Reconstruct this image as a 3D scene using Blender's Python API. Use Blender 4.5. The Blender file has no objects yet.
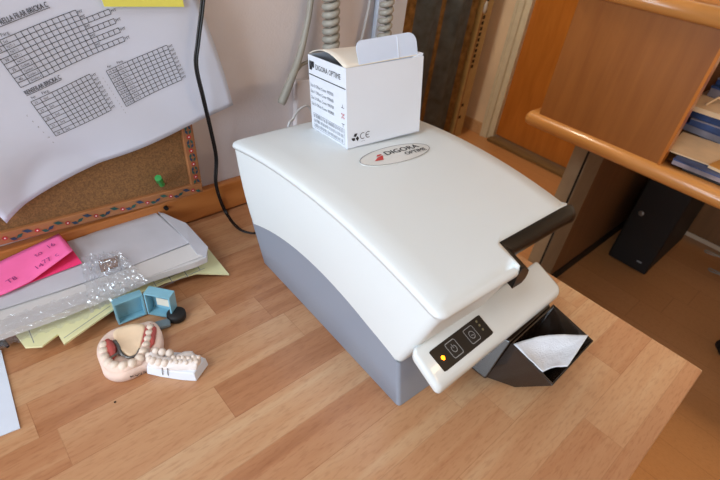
import bpy, bmesh, math, random
import numpy as np
from mathutils import Vector, Matrix
random.seed(7)
sc = bpy.context.scene
COL = sc.collection
# ---------------------------------------------------------------- survey of the place
RC = np.array([[0.7474350751462612, -0.6562517273003342, 0.10331736957757659],
               [-0.3415273685694229, -0.5129682737547191, -0.7875421300725116],
               [0.5698244159029585, 0.5533509018122503, -0.6075384057855282]])
FPX = 477.27
CP = np.array([0, -.627, 1.22])
def _ray(u, v): return RC.T @ np.array([(u-360)/FPX, (v-240)/FPX, 1.0])
def pz(u, v, z):
    d = _ray(u, v); return Vector(CP + d*(z-CP[2])/d[2])
def py(u, v, y):
    d = _ray(u, v); return Vector(CP + d*(y-CP[1])/d[1])
def px(u, v, x):
    d = _ray(u, v); return Vector(CP + d*(x-CP[0])/d[0])

# ---------------------------------------------------------------- materials
def lin(c):
    return tuple((x/12.92 if x <= .04045 else ((x+.055)/1.055)**2.4) for x in (k/255 for k in c)) + (1,)
def mat(name, rgb, rough=.5, metal=0, spec=.5, coat=0, noise=0, nscale=30, bump=0, bscale=200, trans=0, emit=None, estr=0, sheen=0, stretch=(1,1,1), sss=0):
    m = bpy.data.materials.new(name); m.use_nodes = True
    nt = m.node_tree; N = nt.nodes; L = nt.links; b = N['Principled BSDF']
    b.inputs['Base Color'].default_value = lin(rgb)
    b.inputs['Roughness'].default_value = rough
    b.inputs['Metallic'].default_value = metal
    b.inputs['Specular IOR Level'].default_value = spec
    b.inputs['Coat Weight'].default_value = coat
    b.inputs['Transmission Weight'].default_value = trans
    if emit:
        b.inputs['Emission Color'].default_value = lin(emit); b.inputs['Emission Strength'].default_value = estr
    tc = N.new('ShaderNodeTexCoord'); mp = N.new('ShaderNodeMapping'); mp.inputs['Scale'].default_value = stretch
    L.new(tc.outputs['Object'], mp.inputs['Vector'])
    if noise:
        n = N.new('ShaderNodeTexNoise'); n.inputs['Scale'].default_value = nscale; n.inputs['Detail'].default_value = 4
        L.new(mp.outputs[0], n.inputs['Vector'])
        r = N.new('ShaderNodeValToRGB')
        lo = tuple(max(0, c*(1-noise)) for c in rgb); hi = tuple(min(255, c*(1+noise)) for c in rgb)
        r.color_ramp.elements[0].position = .3; r.color_ramp.elements[1].position = .7
        r.color_ramp.elements[0].color = lin(lo); r.color_ramp.elements[1].color = lin(hi)
        L.new(n.outputs['Fac'], r.inputs['Fac']); L.new(r.outputs['Color'], b.inputs['Base Color'])
    if bump:
        n = N.new('ShaderNodeTexNoise'); n.inputs['Scale'].default_value = bscale; n.inputs['Detail'].default_value = 3
        L.new(mp.outputs[0], n.inputs['Vector'])
        bp = N.new('ShaderNodeBump'); bp.inputs['Strength'].default_value = bump; bp.inputs['Distance'].default_value = .002
        L.new(n.outputs['Fac'], bp.inputs['Height']); L.new(bp.outputs[0], b.inputs['Normal'])
    return m

def parquet(name, cols, rowh, L0, phase=0, rough=.35, grain=.12, coat=.15, axis=0):
    m = bpy.data.materials.new(name); m.use_nodes = True
    nt = m.node_tree; N = nt.nodes; L = nt.links; b = N['Principled BSDF']
    geo = N.new('ShaderNodeNewGeometry'); sp = N.new('ShaderNodeSeparateXYZ'); L.new(geo.outputs['Position'], sp.inputs[0])
    X, Y = (sp.outputs[0], sp.outputs[1]) if axis == 0 else (sp.outputs[1], sp.outputs[0])
    def mth(op, a, c=None, d=None):
        n = N.new('ShaderNodeMath'); n.operation = op
        for i, s in enumerate((a, c, d)):
            if s is None: continue
            if isinstance(s, (int, float)): n.inputs[i].default_value = s
            else: L.new(s, n.inputs[i])
        return n.outputs[0]
    ry = mth('DIVIDE', mth('ADD', Y, phase), rowh); row = mth('FLOOR', ry)
    wn = N.new('ShaderNodeTexWhiteNoise'); wn.noise_dimensions = '1D'; L.new(row, wn.inputs['W'])
    rx = mth('DIVIDE', mth('ADD', X, mth('MULTIPLY', wn.outputs['Value'], L0*3)), L0); st = mth('FLOOR', rx)
    cv = N.new('ShaderNodeCombineXYZ'); L.new(row, cv.inputs[0]); L.new(st, cv.inputs[1])
    w2 = N.new('ShaderNodeTexWhiteNoise'); w2.noise_dimensions = '2D'; L.new(cv.outputs[0], w2.inputs['Vector'])
    # wood grain, shifted per stave
    gx = mth('ADD', mth('MULTIPLY', X, 3.2), mth('MULTIPLY', w2.outputs['Value'], 37)); gy = mth('MULTIPLY', Y, 42)
    gv = N.new('ShaderNodeCombineXYZ'); L.new(gx, gv.inputs[0]); L.new(gy, gv.inputs[1]); L.new(row, gv.inputs[2])
    n1 = N.new('ShaderNodeTexNoise'); n1.inputs['Scale'].default_value = 1.0; n1.inputs['Detail'].default_value = 5; n1.inputs['Distortion'].default_value = .6
    L.new(gv.outputs[0], n1.inputs['Vector'])
    fl = N.new('ShaderNodeCombineXYZ'); L.new(mth('MULTIPLY', gx, 22), fl.inputs[0]); L.new(mth('MULTIPLY', gy, 9), fl.inputs[1])
    n2 = N.new('ShaderNodeTexNoise'); n2.inputs['Scale'].default_value = 1; n2.inputs['Detail'].default_value = 2; L.new(fl.outputs[0], n2.inputs['Vector'])
    cr = N.new('ShaderNodeValToRGB'); cr.color_ramp.interpolation = 'LINEAR'
    while len(cr.color_ramp.elements) < len(cols): cr.color_ramp.elements.new(.5)
    for i, c in enumerate(cols):
        cr.color_ramp.elements[i].position = i/(len(cols)-1); cr.color_ramp.elements[i].color = lin(c)
    f = mth('ADD', mth('MULTIPLY', w2.outputs['Value'], .58), mth('MULTIPLY', mth('SUBTRACT', n1.outputs['Fac'], .28), .95*grain/.12*1.05))
    L.new(f, cr.inputs['Fac'])
    mx = N.new('ShaderNodeMix'); mx.data_type = 'RGBA'; mx.blend_type = 'MULTIPLY'
    r2 = N.new('ShaderNodeValToRGB'); r2.color_ramp.elements[0].position = .32; r2.color_ramp.elements[0].color = (.66, .52, .44, 1)
    r2.color_ramp.elements[1].position = .5; r2.color_ramp.elements[1].color = (1, 1, 1, 1)
    L.new(n2.outputs['Fac'], r2.inputs['Fac'])
    mx.inputs[0].default_value = .38; L.new(cr.outputs['Color'], mx.inputs[6]); L.new(r2.outputs['Color'], mx.inputs[7])
    # thin glue lines
    fy = mth('FRACT', ry); e1 = mth('LESS_THAN', fy, .018); fx = mth('FRACT', rx); e2 = mth('LESS_THAN', fx, .003)
    e = mth('MULTIPLY', mth('MAXIMUM', e1, e2), .3)
    m2 = N.new('ShaderNodeMix'); m2.data_type = 'RGBA'; m2.blend_type = 'MULTIPLY'
    L.new(e, m2.inputs[0]); L.new(mx.outputs[2], m2.inputs[6]); m2.inputs[7].default_value = (.45, .3, .2, 1)
    L.new(m2.outputs[2], b.inputs['Base Color'])
    b.inputs['Roughness'].default_value = rough; b.inputs['Coat Weight'].default_value = coat; b.inputs['Coat Roughness'].default_value = .25
    bp = N.new('ShaderNodeBump'); bp.inputs['Strength'].default_value = .08; bp.inputs['Distance'].default_value = .001
    L.new(n2.outputs['Fac'], bp.inputs['Height']); L.new(bp.outputs[0], b.inputs['Normal'])
    return m

def wood(name, a, c, stretch=(4, 4, .6), scale=14, rough=.4, coat=.2):
    m = bpy.data.materials.new(name); m.use_nodes = True
    nt = m.node_tree; N = nt.nodes; L = nt.links; b = N['Principled BSDF']
    tc = N.new('ShaderNodeTexCoord'); mp = N.new('ShaderNodeMapping'); mp.inputs['Scale'].default_value = stretch
    L.new(tc.outputs['Object'], mp.inputs[0])
    n = N.new('ShaderNodeTexNoise'); n.inputs['Scale'].default_value = scale; n.inputs['Detail'].default_value = 5; n.inputs['Distortion'].default_value = .5
    L.new(mp.outputs[0], n.inputs['Vector'])
    r = N.new('ShaderNodeValToRGB'); r.color_ramp.elements[0].position = .3; r.color_ramp.elements[1].position = .7
    r.color_ramp.elements[0].color = lin(a); r.color_ramp.elements[1].color = lin(c)
    L.new(n.outputs['Fac'], r.inputs[0]); L.new(r.outputs[0], b.inputs['Base Color'])
    b.inputs['Roughness'].default_value = rough; b.inputs['Coat Weight'].default_value = coat
    return m

def film(name, tint=(235, 240, 245), gloss=.35, rough=.12, bump=.6, bscale=120, dif=.10):
    m = bpy.data.materials.new(name); m.use_nodes = True
    nt = m.node_tree; N = nt.nodes; L = nt.links
    N.remove(N['Principled BSDF']); out = N['Material Output']
    t = N.new('ShaderNodeBsdfTransparent'); t.inputs[0].default_value = (.96, .97, .98, 1)
    g = N.new('ShaderNodeBsdfGlossy'); g.inputs['Color'].default_value = lin(tint); g.inputs['Roughness'].default_value = rough
    d = N.new('ShaderNodeBsdfDiffuse'); d.inputs[0].default_value = lin(tint)
    tc = N.new('ShaderNodeTexCoord'); n = N.new('ShaderNodeTexNoise'); n.inputs['Scale'].default_value = bscale; n.inputs['Detail'].default_value = 3
    L.new(tc.outputs['Object'], n.inputs['Vector'])
    bp = N.new('ShaderNodeBump'); bp.inputs['Strength'].default_value = bump; bp.inputs['Distance'].default_value = .003
    L.new(n.outputs['Fac'], bp.inputs['Height']); L.new(bp.outputs[0], g.inputs['Normal'])
    m1 = N.new('ShaderNodeMixShader'); m1.inputs[0].default_value = gloss; L.new(t.outputs[0], m1.inputs[1]); L.new(g.outputs[0], m1.inputs[2])
    m2 = N.new('ShaderNodeMixShader'); m2.inputs[0].default_value = dif; L.new(m1.outputs[0], m2.inputs[1]); L.new(d.outputs[0], m2.inputs[2])
    L.new(m2.outputs[0], out.inputs[0])
    return m

M = {}
M['wall'] = mat('plaster_wall', (222, 214, 214), .85, noise=.03, nscale=6, bump=.15, bscale=350)
M['wallw'] = mat('beige_wall', (232, 210, 182), .85, noise=.03, nscale=4)
M['ceil'] = mat('ceiling_white', (205, 203, 200), .9, noise=.01)
M['floor'] = parquet('floor_boards', [(190, 132, 80), (196, 138, 86), (204, 148, 98)], .14, 1.3, 0, .3, .06, .3, axis=1)
M['desk'] = parquet('beech_staves', [(148, 94, 58), (178, 126, 88), (192, 147, 108), (204, 172, 136)], .048, .27, .645+.048*3, .32, .12, .25)
M['trim'] = wood('orange_pine_trim', (186, 112, 52), (208, 134, 72), (.6, 4, 4), 12)
M['tanboard'] = wood('tan_baseboard', (200, 158, 116), (212, 172, 130), (.6, 4, 4), 12)
M['thresh'] = wood('brown_threshold', (112, 84, 46), (132, 100, 56), (4, .6, 4), 12, .6, 0)
M['door'] = wood('orange_door_veneer', (172, 100, 34), (190, 116, 46), (4, 4, .5), 8, .3, .3)
M['frame'] = mat('cream_door_frame', (212, 204, 182), .5, noise=.02)
M['hutch'] = wood('brown_veneer', (132, 78, 30), (146, 90, 38), (5, 5, .4), 9, .45, .1)
M['bull'] = wood('beech_edge', (180, 122, 60), (196, 138, 76), (4, .5, 4), 10, .3, .3)
M['leg'] = mat('grey_beige_laminate', (152, 138, 114), .5, noise=.03)
M['darkp'] = wood('dark_veneer', (112, 78, 46), (128, 90, 54), (5, 5, .4), 9, .5, .1)
M['black'] = mat('black_plastic', (14, 13, 13), .6, noise=.1)
M['blackmat'] = mat('matte_black', (14, 14, 15), .6, noise=.1)
M['white'] = mat('scanner_white_shell', (222, 229, 231), .42, coat=.08, noise=.006, nscale=3)
M['grey'] = mat('scanner_grey_base', (138, 146, 160), .45, noise=.015, nscale=5)
M['ledge'] = mat('scanner_ledge_white', (218, 224, 225), .25, coat=.4, noise=.006)
M['trimblk'] = mat('glossy_black_trim', (12, 9, 8), .3, spec=.3, coat=0, noise=.08)
M['smoke'] = mat('smoky_black_tray', (38, 27, 20), .16, coat=.5, noise=.1)
M['panel'] = mat('panel_black', (12, 13, 16), .3, noise=.05)
M['line'] = mat('panel_grey_line', (150, 155, 162), .5, noise=.02)
M['led'] = mat('amber_led', (255, 150, 30), .3, emit=(255, 140, 20), estr=5, noise=.02)
M['ledoff'] = mat('dim_led', (120, 112, 84), .3, noise=.05)
M['seam'] = mat('seam_grey', (150, 150, 150), .6, noise=.03)
M['badge'] = mat('badge_silver', (218, 219, 216), .3, coat=.2, noise=.01)
M['ink'] = mat('black_ink', (34, 34, 40), .7, noise=.05)
M['inkg'] = mat('grey_ink', (120, 124, 132), .7, noise=.04)
M['red'] = mat('red_print', (196, 44, 40), .5, noise=.05)
M['card'] = mat('white_carton', (224, 230, 240), .55, noise=.008, nscale=8)
M['cardin'] = mat('cream_carton_inside', (230, 222, 208), .8, noise=.015)
M['tab'] = mat('pale_blue_white_carton', (206, 220, 242), .35, coat=.2, noise=.01)
M['paper'] = mat('white_paper', (206, 212, 228), .75, noise=.01, nscale=5)
M['paper2'] = mat('cool_white_paper', (214, 224, 240), .75, noise=.01)
M['yellow'] = mat('yellow_sticky_note', (232, 228, 104), .75, noise=.02)
M['pink'] = mat('pink_sticky_note', (255, 112, 176), .7, noise=.03, emit=None)
M['pinkd'] = mat('hot_pink_sticky_note', (250, 62, 124), .7, noise=.03)
M['penp'] = mat('purple_handwriting', (150, 50, 120), .7, noise=.05)
M['cork'] = mat('cork', (126, 90, 54), .9, noise=.16, nscale=420, bump=.5, bscale=600)
M['corkf'] = wood('corkboard_wood_frame', (150, 96, 58), (168, 112, 70), (2, 4, 2), 20)
M['flower'] = mat('red_paint', (176, 40, 50), .6, noise=.1)
M['leaf'] = mat('green_paint', (28, 78, 74), .6, noise=.15)
M['leafb'] = mat('blue_paint', (36, 58, 84), .6, noise=.15)
M['dotw'] = mat('white_paint', (230, 225, 225), .6, noise=.02)
M['green'] = mat('green_pin_plastic', (24, 140, 62), .3, coat=.3, noise=.05)
M['cable'] = mat('black_cable', (18, 18, 20), .4, noise=.1)
M['gcord'] = mat('grey_cord', (156, 152, 142), .45, noise=.03)
M['wcord'] = mat('white_cord', (206, 208, 210), .45, noise=.02)
M['curt'] = mat('dark_blue_curtain', (100, 116, 128), .9, noise=.16, nscale=18, bump=.3, bscale=400)
M['curt2'] = mat('olive_brown_curtain_stripe', (150, 122, 74), .9, noise=.2, nscale=40)
M['metalp'] = mat('beige_metal_upright', (186, 158, 104), .4, noise=.04)
M['hole'] = mat('slot_black', (20, 16, 12), .8, noise=.1)
M['env'] = mat('grey_white_mailer', (206, 204, 204), .5, noise=.02, nscale=12, coat=.1)
M['envf'] = mat('mailer_flap', (196, 197, 206), .5, noise=.02)
M['form'] = mat('pale_yellow_form', (228, 226, 178), .75, noise=.02)
M['brown'] = mat('brown_card', (140, 92, 56), .8, noise=.06)
M['blue'] = mat('pale_blue_plastic', (128, 182, 202), .35, noise=.03, coat=.2)
M['latch'] = mat('grey_blue_plastic', (110, 128, 138), .4, noise=.03)
M['label'] = mat('cream_label', (222, 214, 198), .7, noise=.02)
M['cast'] = mat('pinkish_plaster', (226, 200, 186), .75, noise=.05, nscale=60, bump=.3)
M['palate'] = mat('cream_palate', (238, 212, 180), .7, noise=.04, nscale=40)
M['gum'] = mat('red_wax_gum', (180, 82, 76), .4, noise=.12, nscale=90)
M['wire'] = mat('grey_metal_clasp', (130, 130, 128), .3, metal=.8, noise=.1)
M['tooth'] = mat('stone_teeth', (222, 206, 190), .5, noise=.04, nscale=80)
M['cast2'] = mat('white_plaster', (232, 226, 224), .7, noise=.03, nscale=60, bump=.2)
M['cast3'] = mat('cream_stone', (222, 208, 196), .7, noise=.04, nscale=60)
M['tissue'] = mat('white_tissue', (228, 236, 248), .9, noise=.02, nscale=80, bump=.4, bscale=500)
M['film'] = film('clear_crinkled_film', gloss=.3, rough=.17, bump=.9, bscale=160)
M['film2'] = film('thin_bubbly_film', gloss=.14, rough=.2, bump=.8, bscale=220, dif=.04)
M['glass'] = mat('window_glass', (240, 245, 250), .02, trans=1, noise=.001)
M['pblue'] = mat('blue_magazine', (44, 64, 104), .4, noise=.35, nscale=14)
M['pcream'] = mat('cream_envelope', (240, 204, 160), .7, noise=.04, nscale=14)
M['pyel'] = mat('ochre_booklet', (206, 142, 60), .6, noise=.08, nscale=20)
M['pgrey'] = mat('grey_magazine', (130, 122, 128), .5, noise=.2, nscale=16)
M['crumb'] = mat('dark_crumb', (50, 30, 20), .8, noise=.1)

# ---------------------------------------------------------------- mesh helpers
def thing(name, label, cat, loc=(0, 0, 0), group=None):
    o = bpy.data.objects.new(name, None); COL.objects.link(o); o.location = loc
    o.empty_display_size = .02
    o['label'] = label; o['category'] = cat
    if group: o['group'] = group
    return o
def tag(o, label, cat, group=None):
    o['label'] = label; o['category'] = cat
    if group: o['group'] = group
    return o
def obj(name, bm, mats, parent=None, smooth=False, bevel=0, seg=2, origin=None):
    """bm holds world coordinates; origin or parent location is subtracted"""
    if not isinstance(mats, (list, tuple)): mats = [mats]
    bmesh.ops.recalc_face_normals(bm, faces=bm.faces[:])
    off = Vector((0, 0, 0))
    if parent is not None:
        off = Vector(parent.location); q = parent.parent
        while q is not None: off += Vector(q.location); q = q.parent
    elif origin is not None: off = Vector(origin)
    else:
        vs = [v.co for v in bm.verts]
        off = Vector(((min(v.x for v in vs)+max(v.x for v in vs))/2, (min(v.y for v in vs)+max(v.y for v in vs))/2, min(v.z for v in vs)))
    bmesh.ops.translate(bm, verts=bm.verts[:], vec=-off)
    me = bpy.data.meshes.new(name); bm.to_mesh(me); bm.free()
    for m in mats: me.materials.append(M[m])
    if smooth:
        for p in me.polygons: p.use_smooth = True
    o = bpy.data.objects.new(name, me); COL.objects.link(o)
    if parent is not None: o.parent = parent
    else: o.location = off
    if bevel:
        b = o.modifiers.new('bevel', 'BEVEL'); b.width = bevel; b.segments = seg; b.limit_method = 'ANGLE'; b.angle_limit = math.radians(35)
        for p in me.polygons: p.use_smooth = True
        w = o.modifiers.new('wn', 'WEIGHTED_NORMAL'); w.keep_sharp = False
    return o
def struct(name, bm, m, bevel=0, parent=None):
    o = obj(name, bm, m, parent, bevel=bevel)
    if parent is None: o['kind'] = 'structure'
    return o
def box(bm, x0, x1, y0, y1, z0, z1, mi=0):
    vs = [bm.verts.new((x, y, z)) for z in (z0, z1) for x, y in ((x0, y0), (x1, y0), (x1, y1), (x0, y1))]
    fs = [(0, 3, 2, 1), (4, 5, 6, 7), (0, 1, 5, 4), (1, 2, 6, 5), (2, 3, 7, 6), (3, 0, 4, 7)]
    for f in fs:
        fc = bm.faces.new([vs[i] for i in f]); fc.material_index = mi
    return vs
def B(*a):
    bm = bmesh.new(); box(bm, *a); return bm
def hexa(bm, pts, mi=0):
    vs = [bm.verts.new(p) for p in pts]
    for f in [(0, 3, 2, 1), (4, 5, 6, 7), (0, 1, 5, 4), (1, 2, 6, 5), (2, 3, 7, 6), (3, 0, 4, 7)]:
        bm.faces.new([vs[i] for i in f]).material_index = mi
def loft(bm, rings, cap0=True, cap1=True, mi=0, closed=True):
    R = [[bm.verts.new(p) for p in r] for r in rings]
    n = len(R[0])
    for a, b in zip(R, R[1:]):
        for i in range(n if closed else n-1):
            j = (i+1) % n
            bm.faces.new((a[i], a[j], b[j], b[i])).material_index = mi
    if cap0: bm.faces.new(R[0][::-1]).material_index = mi
    if cap1: bm.faces.new(R[-1]).material_index = mi
    return R
def prism(bm, pts, dz, mi=0):
    """pts top outline (world), extruded down by dz"""
    loft(bm, [[Vector(p)-Vector((0, 0, dz)) for p in pts], [Vector(p) for p in pts]], mi=mi)
def tube(bm, path, r, n=8, mi=0, cap=True):
    path = [Vector(p) for p in path]
    t = (path[1]-path[0]).normalized()
    a = t.orthogonal().normalized(); rings = []
    for i, p in enumerate(path):
        t = (path[min(i+1, len(path)-1)]-path[max(i-1, 0)]).normalized()
        a = (a - t*a.dot(t)).normalized(); b = t.cross(a)
        rr = r[i] if isinstance(r, (list, tuple)) else r
        rings.append([p+(a*math.cos(2*math.pi*k/n)+b*math.sin(2*math.pi*k/n))*rr for k in range(n)])
    loft(bm, rings, cap, cap, mi)
def spline(pts, n=8):
    P = [Vector(p) for p in pts]; P = [P[0]*2-P[1]]+P+[P[-1]*2-P[-2]]
    out = []
    for i in range(1, len(P)-2):
        for k in range(n):
            t = k/n
            out.append(.5*((2*P[i])+(-P[i-1]+P[i+1])*t+(2*P[i-1]-5*P[i]+4*P[i+1]-P[i+2])*t*t+(-P[i-1]+3*P[i]-3*P[i+1]+P[i+2])*t**3))
    out.append(P[-2]); return out
def rounded(poly, radii, n=6):
    """2-D polygon with rounded corners"""
    out = []; N = len(poly)
    for i in range(N):
        p = Vector(poly[i]); a = Vector(poly[i-1]); b = Vector(poly[(i+1) % N]); r = radii[i] if isinstance(radii, (list, tuple)) else radii
        d1 = (a-p).normalized(); d2 = (b-p).normalized()
        if r <= 0: out.append(p); continue
        half = d1.angle(d2)/2; t = r/math.tan(half)
        p1 = p+d1*t; p2 = p+d2*t
        for k in range(n+1):
            s = k/n; out.append((1-s)**2*p1+2*s*(1-s)*p+s*s*p2) if half*2 > 2.4 else out.append(arc(p, d1, d2, r, half, s))
    return out
def arc(p, d1, d2, r, half, s):
    c = p+(d1+d2).normalized()*(r/math.sin(half))
    a = (p+d1*(r/math.tan(half)))-c; b = (p+d2*(r/math.tan(half)))-c
    ang = a.angle(b); 
    return c+(a*math.sin((1-s)*ang)+b*math.sin(s*ang))/math.sin(ang)
def inset(poly, d):
    """offset closed CCW polygon inwards (works for CCW order)"""
    out = []; N = len(poly)
    for i in range(N):
        a = poly[i-1]; p = poly[i]; b = poly[(i+1) % N]
        e1 = (p-a); e2 = (b-p)
        if e1.length < 1e-9: e1 = e2
        if e2.length < 1e-9: e2 = e1
        n1 = Vector((-e1.y, e1.x)).normalized(); n2 = Vector((-e2.y, e2.x)).normalized()
        m = (n1+n2).normalized(); k = max(.4, m.dot(n1))
        out.append(p+m*d/k)
    return out
def text_tris(s, size=1, align='LEFT', xs=1):
    cu = bpy.data.curves.new('t', 'FONT'); cu.body = s; cu.size = size; cu.align_x = align; cu.resolution_u = 2
    o = bpy.data.objects.new('t', cu); COL.objects.link(o)
    dg = bpy.context.evaluated_depsgraph_get(); dg.update()
    me = bpy.data.meshes.new_from_object(o.evaluated_get(dg))
    V = [(v.co.x*xs, v.co.y) for v in me.vertices]; F = [tuple(p.vertices) for p in me.polygons]
    bpy.data.objects.remove(o); bpy.data.curves.remove(cu); bpy.data.meshes.remove(me)
    return V, F
def put_text(bm, s, fn, at, size, align='LEFT', xs=1, mi=0, bold=0):
    V, F = text_tris(s, size, align, xs)
    for dx in ((0, bold) if bold else (0,)):
        vs = [bm.verts.new(fn(at[0]+x+dx, at[1]+y)) for x, y in V]
        for f in F:
            try: bm.faces.new([vs[i] for i in f]).material_index = mi
            except ValueError: pass
def put_line(bm, fn, a, b, w, mi=0, n=1):
    a = Vector(a); b = Vector(b); d = (b-a).normalized(); q = Vector((-d.y, d.x))*w/2
    pr = None
    for k in range(n+1):
        c = a.lerp(b, k/n); p = [bm.verts.new(fn(*(c+q))), bm.verts.new(fn(*(c-q)))]
        if pr: bm.faces.new((pr[0], pr[1], p[1], p[0])).material_index = mi
        pr = p
def put_poly(bm, fn, pts, mi=0):
    bm.faces.new([bm.verts.new(fn(*p)) for p in pts]).material_index = mi
def grid(bm, fn, nu, nv, mi=0):
    V = [[bm.verts.new(fn(i/nu, j/nv)) for i in range(nu+1)] for j in range(nv+1)]
    for j in range(nv):
        for i in range(nu):
            bm.faces.new((V[j][i], V[j][i+1], V[j+1][i+1], V[j+1][i])).material_index = mi
def solid(o, t, off=-1):
    s = o.modifiers.new('solid', 'SOLIDIFY'); s.thickness = t; s.offset = off
def wob(x, y, s=1, seed=0):
    return (math.sin(x*7.3*s+seed)+math.sin(y*9.1*s+seed*2+1)+math.sin((x+y)*13.7*s+seed*3)*.6+math.sin((x-y*1.3)*23.1*s+seed)*.4)/3
def ball(bm, c, r, sx=1, sy=1, sz=1, mi=0, seg=10, rot=None):
    m = Matrix.Translation(Vector(c)) @ (rot or Matrix()) @ Matrix.Diagonal((r*sx, r*sy, r*sz, 1))
    res = bmesh.ops.create_uvsphere(bm, u_segments=seg, v_segments=max(6, seg*2//3), radius=1, matrix=m)
    for v in res['verts']:
        for f in v.link_faces: f.material_index = mi

# ================================================================= THE ROOM
struct('floor', B(-1.95, 2.6, -3.2, 1.3, -.05, 0), 'floor')
struct('ceiling', B(-1.95, 2.6, -3.2, 1.3, 2.6, 2.65), 'ceil')
struct('wall_back', B(-1.85, .68, 0, .10, 0, 2.6), 'wall')
struct('wall_far', B(.58, 2.5, 1.15, 1.25, 0, 2.6), 'wallw')
struct('wall_passage', B(.58, .68, .10, 1.15, 0, 2.6), 'wallw')
struct('wall_front', B(-1.85, 2.5, -3.2, -3.1, 0, 2.6), 'ceil')
bm = bmesh.new()
box(bm, 2.5, 2.6, .86, 1.25, 0, 2.6); box(bm, 2.5, 2.6, -3.2, -.12, 0, 2.6); box(bm, 2.5, 2.6, -.12, .86, 2.08, 2.6)
struct('wall_right', bm, 'wallw')
bm = bmesh.new()
box(bm, -1.95, -1.85, -3.2, -1.9, 0, 2.6); box(bm, -1.95, -1.85, -.2, .1, 0, 2.6)
box(bm, -1.95, -1.85, -1.9, -.2, 0, .95); box(bm, -1.95, -1.85, -1.9, -.2, 1.9, 2.6)
struct('wall_left', bm, 'ceil')
bm = bmesh.new()
for a in ((-1.93, -1.87, -1.9, -1.85, .95, 1.9), (-1.93, -1.87, -.25, -.2, .95, 1.9), (-1.93, -1.87, -1.85, -.25, .95, 1.0), (-1.93, -1.87, -1.85, -.25, 1.85, 1.9), (-1.93, -1.87, -1.07, -1.03, 1.0, 1.85)):
    box(bm, *a)
w1 = struct('window_1', bm, 'frame')
# door and its frame in the right wall
d = thing('door_1', '', ''); del d['label']; del d['category']; d['kind'] = 'structure'; d.location = (2.53, .33, 0)
struct('door_leaf', B(2.53, 2.57, -.06, .79, .03, 2.04), 'door', parent=d)
bm = bmesh.new()
box(bm, 2.485, 2.53, .825, .862, 0, 2.1); box(bm, 2.478, 2.49, .855, .87, 0, 2.1); box(bm, 2.50, 2.545, .79, .825, 0, 2.1)
box(bm, 2.485, 2.54, -.12, -.06, 0, 2.1); box(bm, 2.485, 2.54, -.06, .79, 2.04, 2.1)
struct('door_frame', bm, 'frame', .002, parent=d)
struct('threshold', B(2.46, 2.575, -.1, .80, 0, .022), 'thresh', .004, parent=d)
struct('baseboard_right', B(2.49, 2.5, .872, 1.15, 0, .075), 'tanboard', .002)
struct('baseboard_back', B(-1.85, .68, -.014, 0, .752, .802), 'trim', .003)   # pine strip along the wall just above the desk

# ================================================================= DESK
desk = thing('desk', 'beech stave desk with a square corner under the white scanner', 'desk', (-.05, -.33, 0))
obj('desktop', B(-.95, .638, -.664, -.001, .722, .75), 'desk', desk, bevel=.0025)
for x, y in ((-.90, -.60), (-.90, -.06), (.56, -.56), (.56, -.06)):
    obj('leg', B(x-.02, x+.02, y-.02, y+.02, 0, .722), 'leg', desk, bevel=.002)

# ================================================================= SCANNER
Bo = Vector((.28551, -.15906, .75)); De = Vector((-.03662347, -.99932914, 0)); Ee = Vector((.99932914, -.03662347, 0))
def S(u, v, z): return Bo+Ee*u+De*v+Vector((0, 0, z))
def zs(v): return .1885-.60*(v-.135)**2
vb = np.array([-.028, .059, .131, .168, .216, .283]); zb = np.array([.056, .081, .0905, .087, .0765, .0625])
pc = np.polyfit(vb, zb, 3)
def zl(v): return float(np.polyval(pc, v))
sca = thing('imaging_plate_scanner', 'white and grey dental imaging plate scanner with curved lid on the desk', 'scanner', tuple(S(.13, .14, 0)))
# outline: order made CCW in (u,v)
LID = [(-.015, -.059), (.246, -.059), (.250, .2855), (.1105, .2875), (.106, .322), (-.012, .322)]
def slab_u(v): return v
R0 = [.014, .016, .003, .002, .003, .012]
out = rounded(LID, R0, 7)
# densify straight runs
def dens(poly, step):
    o = []
    for i, p in enumerate(poly):
        q = poly[(i+1) % len(poly)]; L = (q-p).length; n = max(1, int(L/step))
        for k in range(n): o.append(p.lerp(q, k/n))
    return o
out = dens(out, .016)
def crown(u, v): return .0035*(1-((u-.13)/.15)**2)
bm = bmesh.new(); rr = .0085
prof = [(0, 0), (0, .003)]+[(rr*(1-math.cos(a)), .003+rr*math.sin(a)*.6) for a in (.35, .7, 1.05, 1.35, math.pi/2)]
rings = []
def nk(p):   # the cut-out edge is crisp, the rest is well rounded
    return .12 if (p.x > .1055 and p.y > .2845) else 1
for ins, h in prof:
    I = inset(out, 1.0)
    rings.append([(p.x+(q.x-p.x)*ins*nk(p), p.y+(q.y-p.y)*ins*nk(p), h) for p, q in zip(out, I)])
loft(bm, rings, cap0=True, cap1=True)
top = max(bm.faces, key=lambda f: f.calc_center_median().z*1000+f.calc_area()*1e-3)
for k in range(1, 24):
    bmesh.ops.bisect_plane(bm, geom=bm.verts[:]+bm.edges[:]+bm.faces[:], plane_co=(0, -.06+k*.382/24, 0), plane_no=(0, 1, 0), dist=1e-6)
for k in range(1, 10):
    bmesh.ops.bisect_plane(bm, geom=bm.verts[:]+bm.edges[:]+bm.faces[:], plane_co=(-.012+k*.29/10, 0, 0), plane_no=(1, 0, 0), dist=1e-6)
for v in bm.verts:
    u, w, h = v.co; c = crown(u, w) if h > .0080 else 0
    v.co = S(u, w, zs(w)+h+c)
lid = obj('lid', bm, 'white', sca, smooth=True)
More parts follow.
